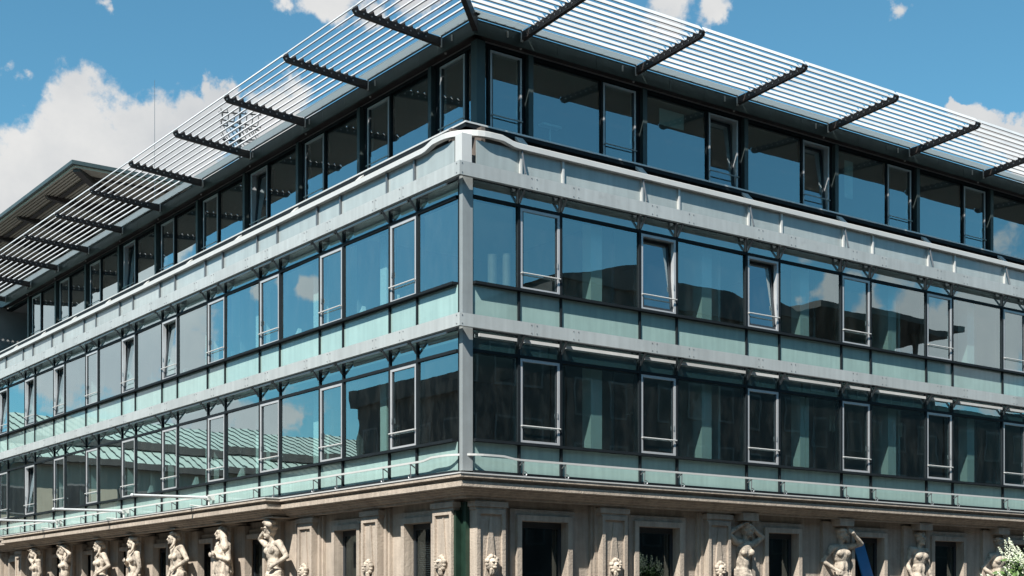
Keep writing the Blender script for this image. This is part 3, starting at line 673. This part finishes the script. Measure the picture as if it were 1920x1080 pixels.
    # arms: (elbow, hand) offsets from the shoulder
    for d, (el, ha, pn) in (arms or {}).items():
        e = sh[d] + Vector(el); h_ = Vector(ha) + (sh[d] if True else 0)
        limb(mb, [sh[d], (sh[d] * .55 + e * .45), e, (e * .6 + h_ * .4), h_], [.062, .054, .043, .042, .028]); hand(mb, h_, h_ - e, pn)
    # drapery
    def folds(z0, z1, n, r, flare, a0=0, a1=2 * math.pi, swirl=0.0):
        for i in range(n):
            t = a0 + (a1 - a0) * i / max(1, n - 1); c0 = Vector((pel.x, 0, 0))
            p = c0 + Vector((math.cos(t) * .15, math.sin(t) * .11, z0 + .03 * math.sin(t * 2 + seed))); t2 = t + swirl
            q = c0 + Vector((math.cos(t2) * (.15 + flare), math.sin(t2) * (.11 + flare), z1)); m_ = (p + q) / 2 + Vector((rnd.uniform(-.015, .015), -.01, 0))
            limb(mb, [p, m_, q], [r * .8, r * rnd.uniform(.8, 1.25), r * 1.1])
    if robe == 'full': folds(1.12, .08, 20, .042, .09, swirl=.25); folds(1.42, .95, 14, .036, .03, swirl=-.5); 
    elif robe == 'skirt': folds(.98, .08, 20, .042, .09, swirl=.35)
    elif robe == 'side': folds(1.0, .1, 7, .045, .06, -.6, 1.9, .1)
    if robe in ('hip', 'skirt', 'side'):
        for k in range(4): limb(mb, [pel + Vector((-.17, -.03, .05 - .03 * k)), pel + Vector((-.05, -.12, -.02 - .035 * k)), pel + Vector((.10, -.11, -.05 - .03 * k)), pel + Vector((.175, .0, .03 - .04 * k))], [.03, .032, .034, .03])
    if robe == 'hip': folds(.96, .35, 6, .04, .05, -.4, 1.5, .1)
    if hat:                                        # a load carried on the head
        limb(mb, [H(-.20, -.06, .13), H(.0, -.04, .17), H(.17, .0, .12)], [.05, .07, .055]); mb.ball(H(0, 0, .17), (.15, .12, .06), 12, 8)
    top = max(v.z for v in mb.v); k = hh / 1.83
    me0 = mb.mesh('body', 'stone_statue')
    ob = bpy.data.objects.new('tmp', me0); COL.objects.link(ob)
    rm = ob.modifiers.new('r', 'REMESH'); rm.mode = 'VOXEL'; rm.voxel_size = .0115; sm = ob.modifiers.new('s', 'SMOOTH'); sm.factor = .5; sm.iterations = 1
    dg = bpy.context.evaluated_depsgraph_get(); me = bpy.data.meshes.new_from_object(ob.evaluated_get(dg)); bpy.data.objects.remove(ob)
    me.name = 'body'; me.materials.clear(); me.materials.append(MATS['stone_statue'])
    for p in me.polygons: p.use_smooth = True
    zf = ztop - (1.83 + (.07 if hat else 0)) * k
    base = P(side, u, s, 0.0); root = empty('statue', (base.x, base.y, zf - .12), label, 'statue', 'carved figures under the cornice')
    o = link('body', me, root, (base.x, base.y, zf)); o.scale = (k * 1.08, k * 1.05, k)
    o.rotation_euler = (0, 0, yaw + (0 if side == 'R' else -math.pi / 2))
    box('plinth', base.x - .3, base.x + .3, base.y - .28, base.y + .28, zf - .12, zf + .012, 'stone', root)
    return root
UPB = ((.20, -.02, .10), (.02, -.06, .31))
def arm_up(d): return ((d * .20, -.03, .13), (-d * .03, -.07, .26), (0, -.2, -1))
def arm_hip(d): return ((d * .17, .05, -.24), (d * .02, -.10, -.38), (0, 1, 0))
def arm_down(d): return ((d * .07, .02, -.28), (d * .05, -.08, -.52), (0, 1, 0))
def arm_chest(d): return ((d * .08, -.02, -.27), (-d * .14, -.17, -.20), (0, 1, 0))
def arm_brow(d): return ((d * .17, -.12, .05), (-d * .06, -.17, .20), (0, 1, 0))
SL = -.10; TL = 4.25
FIGS = [
 ('L', 8.9, SL, TL, 'stone figure with a load on its raised arms, nearest the plain left pilasters', dict(hip=.05, lean=-.05, headyaw=-.5, arms={-1: arm_up(-1), 1: arm_hip(1)}, female=False, robe='hip', hat=True, seed=1)),
 ('L', 12.06, SL, TL, 'hooded stone woman in a full robe with arms folded on her chest', dict(hip=-.03, headyaw=-.4, headtilt=-.15, arms={-1: arm_chest(-1), 1: arm_chest(1)}, robe='full', hood=True, seed=2)),
 ('L', 15.34, SL, TL, 'slender bare stone figure leaning its head, left of the hooded woman', dict(hip=.06, lean=-.08, headyaw=-.6, headtilt=-.2, arms={-1: arm_down(-1), 1: arm_hip(1)}, robe='side', seed=3)),
 ('L', 18.9, SL, TL, 'stone woman with one hand to her chest, fourth figure from the left pilasters', dict(hip=-.05, lean=.02, headyaw=-.7, arms={-1: arm_chest(-1), 1: arm_down(1)}, robe='side', seed=4)),
 ('L', 21.97, SL, TL, 'stone woman with a hand on her hip, third figure from the far left end', dict(hip=.06, lean=.0, headyaw=-.6, arms={-1: arm_down(-1), 1: arm_hip(1)}, robe='skirt', seed=5)),
 ('L', 25.51, SL, TL, 'stone figure with both arms arched over its head, second from the far left end', dict(hip=-.04, lean=-.02, headyaw=-.3, arms={-1: arm_up(-1), 1: arm_up(1)}, robe='hip', hat=False, seed=6)),
 ('L', 28.9, SL, TL, 'stone figure with one arm raised, leftmost of the carved row', dict(hip=.04, lean=.02, headyaw=-.5, arms={-1: arm_up(-1), 1: arm_down(1)}, robe='skirt', seed=7)),
 ('R', 9.05, .43, 4.10, 'shaded stone figure with both arms raised beside the last right pilaster', dict(hip=-.05, lean=.03, headyaw=.5, arms={-1: arm_up(-1), 1: arm_up(1)}, female=True, robe='hip', seed=8)),
 ('R', 12.75, .43, 4.10, 'shaded stone man shielding his brow, left of the window with the blue sheet', dict(hip=.04, lean=.02, headyaw=.5, arms={-1: arm_hip(-1), 1: arm_brow(1)}, female=False, robe='hip', seed=9)),
 ('R', 16.15, .43, 4.10, 'shaded stone man facing forward with arms lowered, right of the blue sheet', dict(hip=-.03, arms={-1: arm_down(-1), 1: arm_down(1)}, female=False, robe='hip', seed=10)),
 ('R', 19.85, .43, 4.06, 'shaded stone man with hand on hip behind the flowering shrub', dict(hip=.05, lean=.03, headyaw=.6, arms={-1: arm_hip(-1), 1: arm_brow(1)}, female=False, robe='side', seed=11)),
]
for side, u, s, zt, lab, kw in FIGS:
    figure('statue', side, u, s, zt, lab, **kw)
    # console block of the cornice above each figure
    fb(side, 'console', u - .28, u + .28, (-.30 if side == 'L' else .16), .5, 4.245 if side == 'L' else 4.08, 4.277 if side == 'R' else 4.277, 'stone', B)
    fb(side, 'pier', u - .62 + (.2 if side == 'L' else 0), u + .62, .36 if side == 'L' else .47, .577, 1.76, 4.2, 'stone', B)
    fb(side, 'pier_rib', u + .30, u + .42, .26 if side == 'L' else .42, .359 if side == 'L' else .468, 1.76, 4.19, 'stone', B)

# ------------------------------------------------------------------ flagpoles on the left front
for i, (v, lab) in enumerate(((12.94, 'white flagpole jutting from the left front, nearest the corner'), (19.65, 'white flagpole jutting from the left front, middle of three'), (26.27, 'white flagpole jutting from the left front, farthest left'))):
    r = empty('flagpole', (-.1, v, 5.07), lab, 'flagpole', 'flagpoles on the left front')
    b = MB(); b.tube((-.15, v, 5.07), (-2.45, v, 5.03), .045, .04, n=10); b.ball((-2.47, v, 5.03), .055, 8, 6); build('pole', b, 'blade_white', r)
    b = MB(); b.box(-.22, .04, v - .05, v + .05, 5.0, 5.14); b.tube((-.15, v, 5.0), (-.15, v, 4.78), .03, n=8); b.tube((-.15, v - .02, 4.80), (-.75, v - .02, 4.82), .018, n=6); build('bracket', b, 'rail_metal', r)

# ------------------------------------------------------------------ things seen through the glass
def inside(side, u, s, z): return P(side, u, s, z)
for (px, py, s, r, h, lab) in ((923, 528, .26, .105, .80, 'left brown cylinder behind the corner window'), (950, 528, .28, .095, .88, 'right and taller brown cylinder behind the corner window')):
    d = ray(px, py); t = (s - CAMP.y) / d.y; p = CAMP + d * t
    b = MB(); b.tube((p.x, p.y, 8.43), (p.x, p.y, 8.9 + h), r, n=20); b.tube((p.x, p.y, 8.9 + h), (p.x, p.y, 8.92 + h), r * 1.04, n=20)
    o = build('cylinder_container', b, 'brown_roll', smooth=False); tag(o, lab, 'container', 'brown cylinders behind the corner window')
def floorlamp(side, u, s, z0, z1, lab):
    r = empty('floor_lamp', P(side, u, s, z0), lab, 'lamp', 'floor lamps behind the windows')
    b = MB(); b.tube(P(side, u, s, z0), P(side, u, s, z1), .022, n=8); build('stem', b, 'paper_white', r)
    b = MB(); p = P(side, u, s, 0); b.box(p.x - .28, p.x + .28, p.y - .1, p.y + .1, z1, z1 + .05); build('lamp_head', b, 'paper_white', r)
    b = MB(); b.tube(P(side, u, s, z0), P(side, u, s, z0 + .03), .16, n=16); build('base', b, 'paper_white', r)
floorlamp('R', 3.75, 1.75, 11.87, 13.55, 'white T-shaped floor lamp behind the first wide top-storey window')
floorlamp('R', 6.9, 2.2, 5.03, 6.85, 'white T-shaped floor lamp in the lower right glazed storey')
for (u, a, lab) in ((7.0, 14.25, 'pale blue blind behind the second wide top-storey window'), (14.1, 14.1, 'pale blue blind behind the fourth wide top-storey window')):
    o = fb('R', 'roller_blind', u + .1, u + (.95 if a > 14.2 else .45), 1.5, 1.52, a - (0 if a > 14.2 else .5), 14.66, 'column_paint'); tag(o, lab, 'blind')
for k, (u, z, w) in enumerate(((12.0, 7.25, 'first'), (13.0, 7.2, 'second'), (15.9, 7.25, 'third'), (18.9, 7.2, 'fourth'))):
    b = MB()
    for dx in (0, .16): b.tube((u + dx, 1.0, z), (u + dx, 1.0, z - .42), .045, n=10); b.tube((u + dx, 1.0, z), (u + dx, 1.0, 7.97), .006, n=5)
    o = build('pendant_lamp', b, 'paper_white'); tag(o, f'pair of white tube pendants in the right lower glazed storey, {w} from the corner', 'lamp', 'pendants behind the right windows')
def potted(side, u, s, z, lab):
    r = empty('potted_plant', P(side, u, s, z), lab, 'plant')
    b = MB(); b.tube(P(side, u, s, z), P(side, u, s, z + .3), .12, .17, n=12); build('pot', b, 'paper_white', r)
    b = MB(); rn = random.Random(3); c = P(side, u, s, z + .3)
    for i in range(60):
        a, el = rn.uniform(0, 6.28), rn.uniform(.2, 1.4); d = Vector((math.cos(a) * math.cos(el), math.sin(a) * math.cos(el), math.sin(el))); L = rn.uniform(.25, .6); sd = d.cross(Vector((0, 0, 1))).normalized() * .04
        k = len(b.v); b.v += [c, c + d * L * .5 + sd, c + d * L - Vector((0, 0, .08)), c + d * L * .5 - sd]; b.f.append((k, k + 1, k + 2, k + 3))
    build('leaves', b, 'leaf', r)
potted('L', 10.6, .6, 5.25, 'green potted plant behind the left lower glazed storey')
rn = random.Random(5)
for k, (v, fl) in enumerate(((3.5, 1), (5.1, 1), (7.0, 1), (8.5, 1), (12.0, 0), (15.2, 0), (18.8, 0), (12.6, 1), (16.0, 1))):
    z = (5.53, 8.98)[fl]
    b = MB(); c = P('L', v, .34, z); b.v = [c + Vector((0, -.2, 0)), c + Vector((0, .22, 0)), c + Vector((.0, -.15, .34)), c + Vector((.12, -.2, 0)), c + Vector((.12, .22, 0)), c + Vector((.10, -.15, .34))]
    b.f = [(0, 1, 2), (3, 5, 4), (0, 3, 4, 1), (1, 4, 5, 2), (2, 5, 3, 0)]
    st, nth = ('upper' if fl else 'lower'), {3.5: 'first', 5.1: 'second', 7.0: 'third', 8.5: 'fourth', 12.6: 'fifth', 16.0: 'sixth', 12.0: 'first', 15.2: 'second', 18.8: 'third'}[v]
    o = build('paper_stand', b, 'paper_white'); tag(o, f'white wedge stand on the sill of the left {st} glazed storey, {nth} from the corner', 'stand', 'white stands on the left window sills')
# blinds in a left shop window and at the far left end
def slats(side, u0, u1, s, z0, z1, step, lab, m='far_blind'):
    b = MB(); z = z0
    while z < z1:
        b.hexa([P(side, u0, s, z), P(side, u1, s, z), P(side, u1, s + .04, z + .015), P(side, u0, s + .04, z + .015), P(side, u0, s, z + .004), P(side, u1, s, z + .004), P(side, u1, s + .04, z + .019), P(side, u0, s + .04, z + .019)]); z += step
    o = build('venetian_blind', b, m); tag(o, lab, 'blind'); return o
slats('L', 2.02, 3.0, .75, 1.35, 3.4, .05, 'half-lit slatted blind in the stone-framed window nearest the corner')
slats('L', 29.4, 36.9, .35, 5.55, 7.3, .06, 'slatted blind across the far left lower glazed windows')
# blue sheet leaning in a stone-framed window on the right
d = ray(1597, 1025); t = (.62 - CAMP.y) / d.y; p = CAMP + d * t
b = MB(); a = Vector((p.x + .08, .60, p.z + .0)); ax = Vector((.42, 0, -.95)).normalized(); w_ = Vector((.95, 0, .42)).normalized() * .42
b.hexa([a, a + w_, a + w_ + ax * 1.5, a + ax * 1.5, a + Vector((0, .03, 0)), a + w_ + Vector((0, .03, .0)), a + w_ + ax * 1.5 + Vector((0, .05, 0)), a + ax * 1.5 + Vector((0, .05, 0))])
tag(build('blue_sheet', b, 'blue_sheet'), 'bright blue sheet leaning in a stone-framed window on the right', 'sheet')

# ------------------------------------------------------------------ flowering shrub at the lower right
d = ray(1955, 1150); pc = CAMP + d * 33.0; pc.z = 0.13
sh_ = empty('flowering_shrub', pc, 'white-blossomed green shrub at the lower right in front of the stone figures', 'shrub')
rn = random.Random(11); b = MB(); fo = MB(); bl = MB()
for i in range(14):
    a = rn.uniform(0, 6.28); r = rn.uniform(.1, .9); q = pc + Vector((math.cos(a) * r, math.sin(a) * r, rn.uniform(1.6, 2.7))); m_ = (pc + q) / 2 + Vector((rn.uniform(-.1, .1), rn.uniform(-.1, .1), .2))
    b.tube(pc + Vector((rn.uniform(-.1, .1), rn.uniform(-.1, .1), 0)), m_, .035, .025, 6); b.tube(m_, q, .025, .01, 6)
build('stems', b, 'bark', sh_)
def crownpt():
    while True:
        v = Vector((rn.uniform(-1, 1), rn.uniform(-1, 1), rn.uniform(-1, 1)))
        L = v.length
        if .35 < L < 1: break
    k = 1 + .22 * noise.noise(v.normalized() * 2.2 + Vector((3, 1, 4)))
    return pc + Vector((v.x * 1.15 * k, v.y * 1.15 * k, 1.75 + v.z * 1.4 * k)), L
for i in range(3600):
    q, L = crownpt(); n = Vector((rn.gauss(0, 1), rn.gauss(0, 1), rn.gauss(.6, 1))).normalized(); t_ = n.orthogonal().normalized(); t_.rotate(Matrix.Rotation(rn.uniform(0, 6.28), 3, n)); s_ = n.cross(t_); ln = rn.uniform(.07, .14)
    k = len(fo.v); fo.v += [q - t_ * ln, q + s_ * ln * .4 + n * .01, q + t_ * ln, q - s_ * ln * .4 + n * .01]; fo.f.append((k, k + 1, k + 2, k + 3))
build('foliage', fo, 'leaf', sh_)
for i in range(150):
    q, L = crownpt(); o_ = (q - (pc + Vector((0, 0, 1.6)))).normalized(); q = pc + Vector((0, 0, 1.75)) + Vector((o_.x * 1.1, o_.y * 1.1, o_.z * 1.3)) * (1 + .2 * noise.noise(o_ * 2.2 + Vector((3, 1, 4))))
    ax = (o_ + Vector((0, 0, .6)) + Vector((rn.gauss(0, .25), rn.gauss(0, .25), 0))).normalized(); L = rn.uniform(.28, .5)
    for j in range(46):
        t_ = j / 46; rr = .06 * (1 - t_) + .008; a = rn.uniform(0, 6.28); e1 = ax.orthogonal().normalized(); e2 = ax.cross(e1); p = q + ax * L * t_ + (e1 * math.cos(a) + e2 * math.sin(a)) * rr
        k = len(bl.v); sz = rn.uniform(.012, .022); nn = Vector((rn.gauss(0, 1), rn.gauss(0, 1), rn.gauss(0, 1))).normalized(); x1 = nn.orthogonal().normalized() * sz; x2 = nn.cross(x1)
        bl.v += [p + x1, p + x2, p - x1, p - x2, p + nn * sz]; bl.f += [(k, k + 1, k + 4), (k + 1, k + 2, k + 4), (k + 2, k + 3, k + 4), (k + 3, k, k + 4)]
build('blossoms', bl, 'blossom', sh_)

# ------------------------------------------------------------------ taller neighbour with an overhanging canopy roof, far left
AX, AY, AZ = 3.05, 34.0, 20.8
Nb = empty('tall_building', (AX + 3, AY + 3, 0), 'taller building behind with a brown ribbed overhanging canopy roof, far left', 'building')
b = MB(); b.box(AX + 4.2, 30, AY + 4.2, 75, 0.14, AZ - .2); build('wall', b, 'core', Nb)
b = MB(); b.box(AX, 32, AY, 80, AZ, AZ + .16); build('roof', b, 'fascia_steel', Nb)
b = MB(); i = 0
x = AX + .15
while x < AX + 4.2:                                  # ribs of the soffit, mitred at the corner
    b.hexa([(x, x - AX + AY, AZ - .10), (x + .10, x + .10 - AX + AY, AZ - .10), (x + .10, 80, AZ - .10), (x, 80, AZ - .10), (x, x - AX + AY, AZ - .002), (x + .10, x + .10 - AX + AY, AZ - .002), (x + .10, 80, AZ - .002), (x, 80, AZ - .002)])
    y = x - AX + AY
    b.hexa([(x + .02, y, AZ - .10), (32, y, AZ - .10), (32, y + .10, AZ - .10), (x + .12, y + .10, AZ - .10), (x + .02, y, AZ - .002), (32, y, AZ - .002), (32, y + .10, AZ - .002), (x + .12, y + .10, AZ - .002)])
    x += .17
build('soffit_ribs', b, 'soffit_brown', Nb)
for k in range(10):
    y = AY + 5 + k * 4.2
    b = MB(); b.hexa([(AX + .6, y - .12, AZ - .22), (AX + .6, y + .12, AZ - .22), (AX + 4.2, y + .12, AZ - .7), (AX + 4.2, y - .12, AZ - .7), (AX + .5, y - .12, AZ - .105), (AX + .5, y + .12, AZ - .105), (AX + 4.2, y + .12, AZ - .105), (AX + 4.2, y - .12, AZ - .105)]); build('roof_beam', b, 'arm_steel', Nb)
    b = MB(); x = AX + 5 + k * 4.2
    if x < 31: b.hexa([(x - .12, AY + .6, AZ - .22), (x + .12, AY + .6, AZ - .22), (x + .12, AY + 4.2, AZ - .7), (x - .12, AY + 4.2, AZ - .7), (x - .12, AY + .5, AZ - .105), (x + .12, AY + .5, AZ - .105), (x + .12, AY + 4.2, AZ - .105), (x - .12, AY + 4.2, AZ - .105)]); build('roof_beam', b, 'arm_steel', Nb)
b = MB(); n_ = Vector((1, -1, 0)).normalized() * .16; p0 = Vector((AX + .3, AY + .3, AZ - .105)); p1 = Vector((AX + 4.2, AY + 4.2, AZ - .105)); dz0, dz1 = Vector((0, 0, -.12)), Vector((0, 0, -.7))
b.hexa([p0 - n_ + dz0, p0 + n_ + dz0, p1 + n_ + dz1, p1 - n_ + dz1, p0 - n_, p0 + n_, p1 + n_, p1 - n_]); build('roof_beam', b, 'arm_steel', Nb)
b = MB(); b.box(AX + 1.0, AX + 1.2, AY + 1.2, 79, AZ - .16, AZ - .101); b.box(AX + 1.2, 31, AY + 1.0, AY + 1.2, AZ - .16, AZ - .101); build('purlin', b, 'arm_steel', Nb)

# aerials on the roof
def at(px, py, depth): return CAMP + ray(px, py) * depth
c = at(450, 240, 47); r = empty('roof_aerial', (c.x, c.y, 15.25), 'dark lattice of roof aerials seen through the left louvres', 'aerial')
b = MB(); b.tube((c.x, c.y, 15.25), (c.x, c.y, c.z + .7), .03, n=6); build('mast', b, 'dark_steel', r)
rn = random.Random(2)
for i in range(5):
    z = c.z - .55 + i * .25; a = rn.uniform(-.6, .9) ; d = (RT * math.cos(a) + FW * math.sin(a)); o_ = Vector((c.x, c.y, z)) - d * .7; bm_ = MB(); bm_.tube(o_, o_ + d * 1.4 + Vector((0, 0, rn.uniform(-.25, .25))), .022, n=5)
    cr_ = d.cross(Vector((0, 0, 1)))
    for j in range(7):
        q = o_ + d * (.1 + .2 * j); e = (cr_ * .5 + Vector((0, 0, .5)) * (1 if i % 2 else -1)).normalized() * (.30 - .02 * j); bm_.tube(q - e, q + e, .014, n=5)
    build('yagi', bm_, 'dark_steel', r)
c = at(290, 150, 52); b = MB(); b.tube((c.x, c.y, 15.25), (c.x, c.y, 15.9), .03, n=6); b.tube((c.x, c.y, 15.9), (c.x, c.y, c.z), .012, .007, n=6)
tag(build('lightning_rod', b, 'ledge_metal'), 'thin upright rod on the roof against the big left cloud', 'rod')

# ------------------------------------------------------------------ buildings across the streets (seen mirrored in the glass; last two unseen, added to cut sky fill)
def block(name, label, x0, x1, y0, y1, h, face, wallm, nwin, rows, panem='far_pane', wz0=1.2):
    o = empty(name, ((x0 + x1) / 2, (y0 + y1) / 2, 0), label, 'building', 'buildings across the streets')
    b = MB(); b.box(x0, x1, y0, y1, .135, h); build('wall', b, wallm, o)
    fh = (h - wz0 - .8) / rows
    for r_ in range(rows):
        for i in range(nwin):
            z0 = wz0 + fh * r_ + fh * .25; z1 = z0 + fh * .58
            if face == '+x':
                w = (y1 - y0) / nwin; a = y0 + w * (i + .22); e = a + w * .56
                f = box('window', x1 - .05, x1 + .06, a, e, z0, z1, 'far_blind', o); box('pane', x1 + .061, x1 + .07, a + .12, e - .12, z0 + .12, z1 - .12, panem, f)
            elif face == '-y':
                w = (x1 - x0) / nwin; a = x0 + w * (i + .22); e = a + w * .56
                f = box('window', a, e, y0 - .06, y0 + .05, z0, z1, 'far_blind', o); box('pane', a + .12, e - .12, y0 - .07, y0 - .061, z0 + .12, z1 - .12, panem, f)
            else:
                w = (x1 - x0) / nwin; a = x0 + w * (i + .22); e = a + w * .56
                f = box('window', a, e, y1 - .05, y1 + .06, z0, z1, 'far_blind', o); box('pane', a + .12, e - .12, y1 + .061, y1 + .07, z0 + .12, z1 - .12, panem, f)
    return o
def slope_roof(par, pts, m, name='roof'):
    b = MB(); b.hexa(pts); return build(name, b, m, par)
o = block('dark_block', 'dark block across the left street, mirrored beside the corner', -34, -22, 26, 42.8, 13.0, '+x', 'far_dark', 6, 4)
b = MB(); b.box(-34.4, -21.6, 25.6, 42.9, 13.0, 13.9); build('parapet', b, 'far_cornice', o)
HY = 60.0
o = block('long_hall', 'long beige hall with pale green seamed roofs closing the left street', -62, -6, HY, HY + 20, 10.7, '-y', 'far_beige', 14, 3)
b = MB(); b.box(-62.5, -5.5, HY - .6, HY + 20, 10.7, 11.1); build('eave', b, 'far_cornice', o)
for nm, y0, z0, y1, z1 in (('roof', HY - .5, 11.1, HY + 2.2, 12.2), ('roof', HY + 2.0, 12.7, HY + 9, 14.9)):
    slope_roof(o, [(-62.4, y0, z0), (-5.6, y0, z0), (-5.6, y1, z0), (-62.4, y1, z0), (-62.4, y1 - .2, z1), (-5.6, y1 - .2, z1), (-5.6, y1, z1), (-62.4, y1, z1)], 'green_roof', nm)
    b = MB()
    for k in range(88):
        x = -62.2 + k * .64
        b.hexa([(x, y0, z0), (x + .035, y0, z0), (x + .035, y1 - .2, z1), (x, y1 - .2, z1), (x, y0 - .02, z0 + .05), (x + .035, y0 - .02, z0 + .05), (x + .035, y1 - .2, z1 + .06), (x, y1 - .2, z1 + .06)])
    tag(build('roof_seams', b, 'roof_seam', o), kind='stuff')
b = MB(); b.box(-62.5, -5.5, HY + 1.7, HY + 9, 12.2, 12.7); build('eave', b, 'far_cornice', o)
o = block('dark_block', 'low dark block across the right street, mirrored by the corner window', 12, 28.9, -48, -34, 17.2, '+y', 'far_dark', 7, 4)
o = block('dark_block', 'tall dark block across the right street with shallow gable', 29, 47.9, -48, -34, 19.6, '+y', 'far_dark', 8, 5)
slope_roof(o, [(28.8, -48, 19.6), (48, -48, 19.6), (48, -33.7, 19.6), (28.8, -33.7, 19.6), (36, -44, 21.6), (44, -44, 21.6), (44, -34.2, 21.4), (36, -34.2, 21.4)], 'far_cornice')
o = block('dark_block', 'dark block across the right street with flat overhanging roof slab', 48, 62, -48, -34, 18.4, '+y', 'far_dark', 6, 5)
for i in range(6):
    b = MB(); b.box(49 + 2.2 * i, 49.3 + 2.2 * i, -34.5, -34.2, 18.4, 20.0); build('post', b, 'far_dark', o)
b = MB(); b.box(47, 61, -46, -31.8, 20.0, 20.35); build('roof_slab', b, 'far_cornice', o)
o = block('dark_block', 'long low dark block farthest along the right street', 62.2, 130, -48, -34, 15.6, '+y', 'far_dark', 24, 4)
block('dark_block', 'long dark block behind the camera, unseen and added to block sky light', -62, 11.8, -58, -36, 21, '+y', 'far_dark', 18, 5)  # added out of view to cut sky fill on the shaded stone
block('dark_block', 'tall dark block beside the junction, unseen and added to block sky light', -58, -42, -20, 25, 21, '+x', 'far_dark', 12, 5)  # second unseen block, placed to dim the low sky light
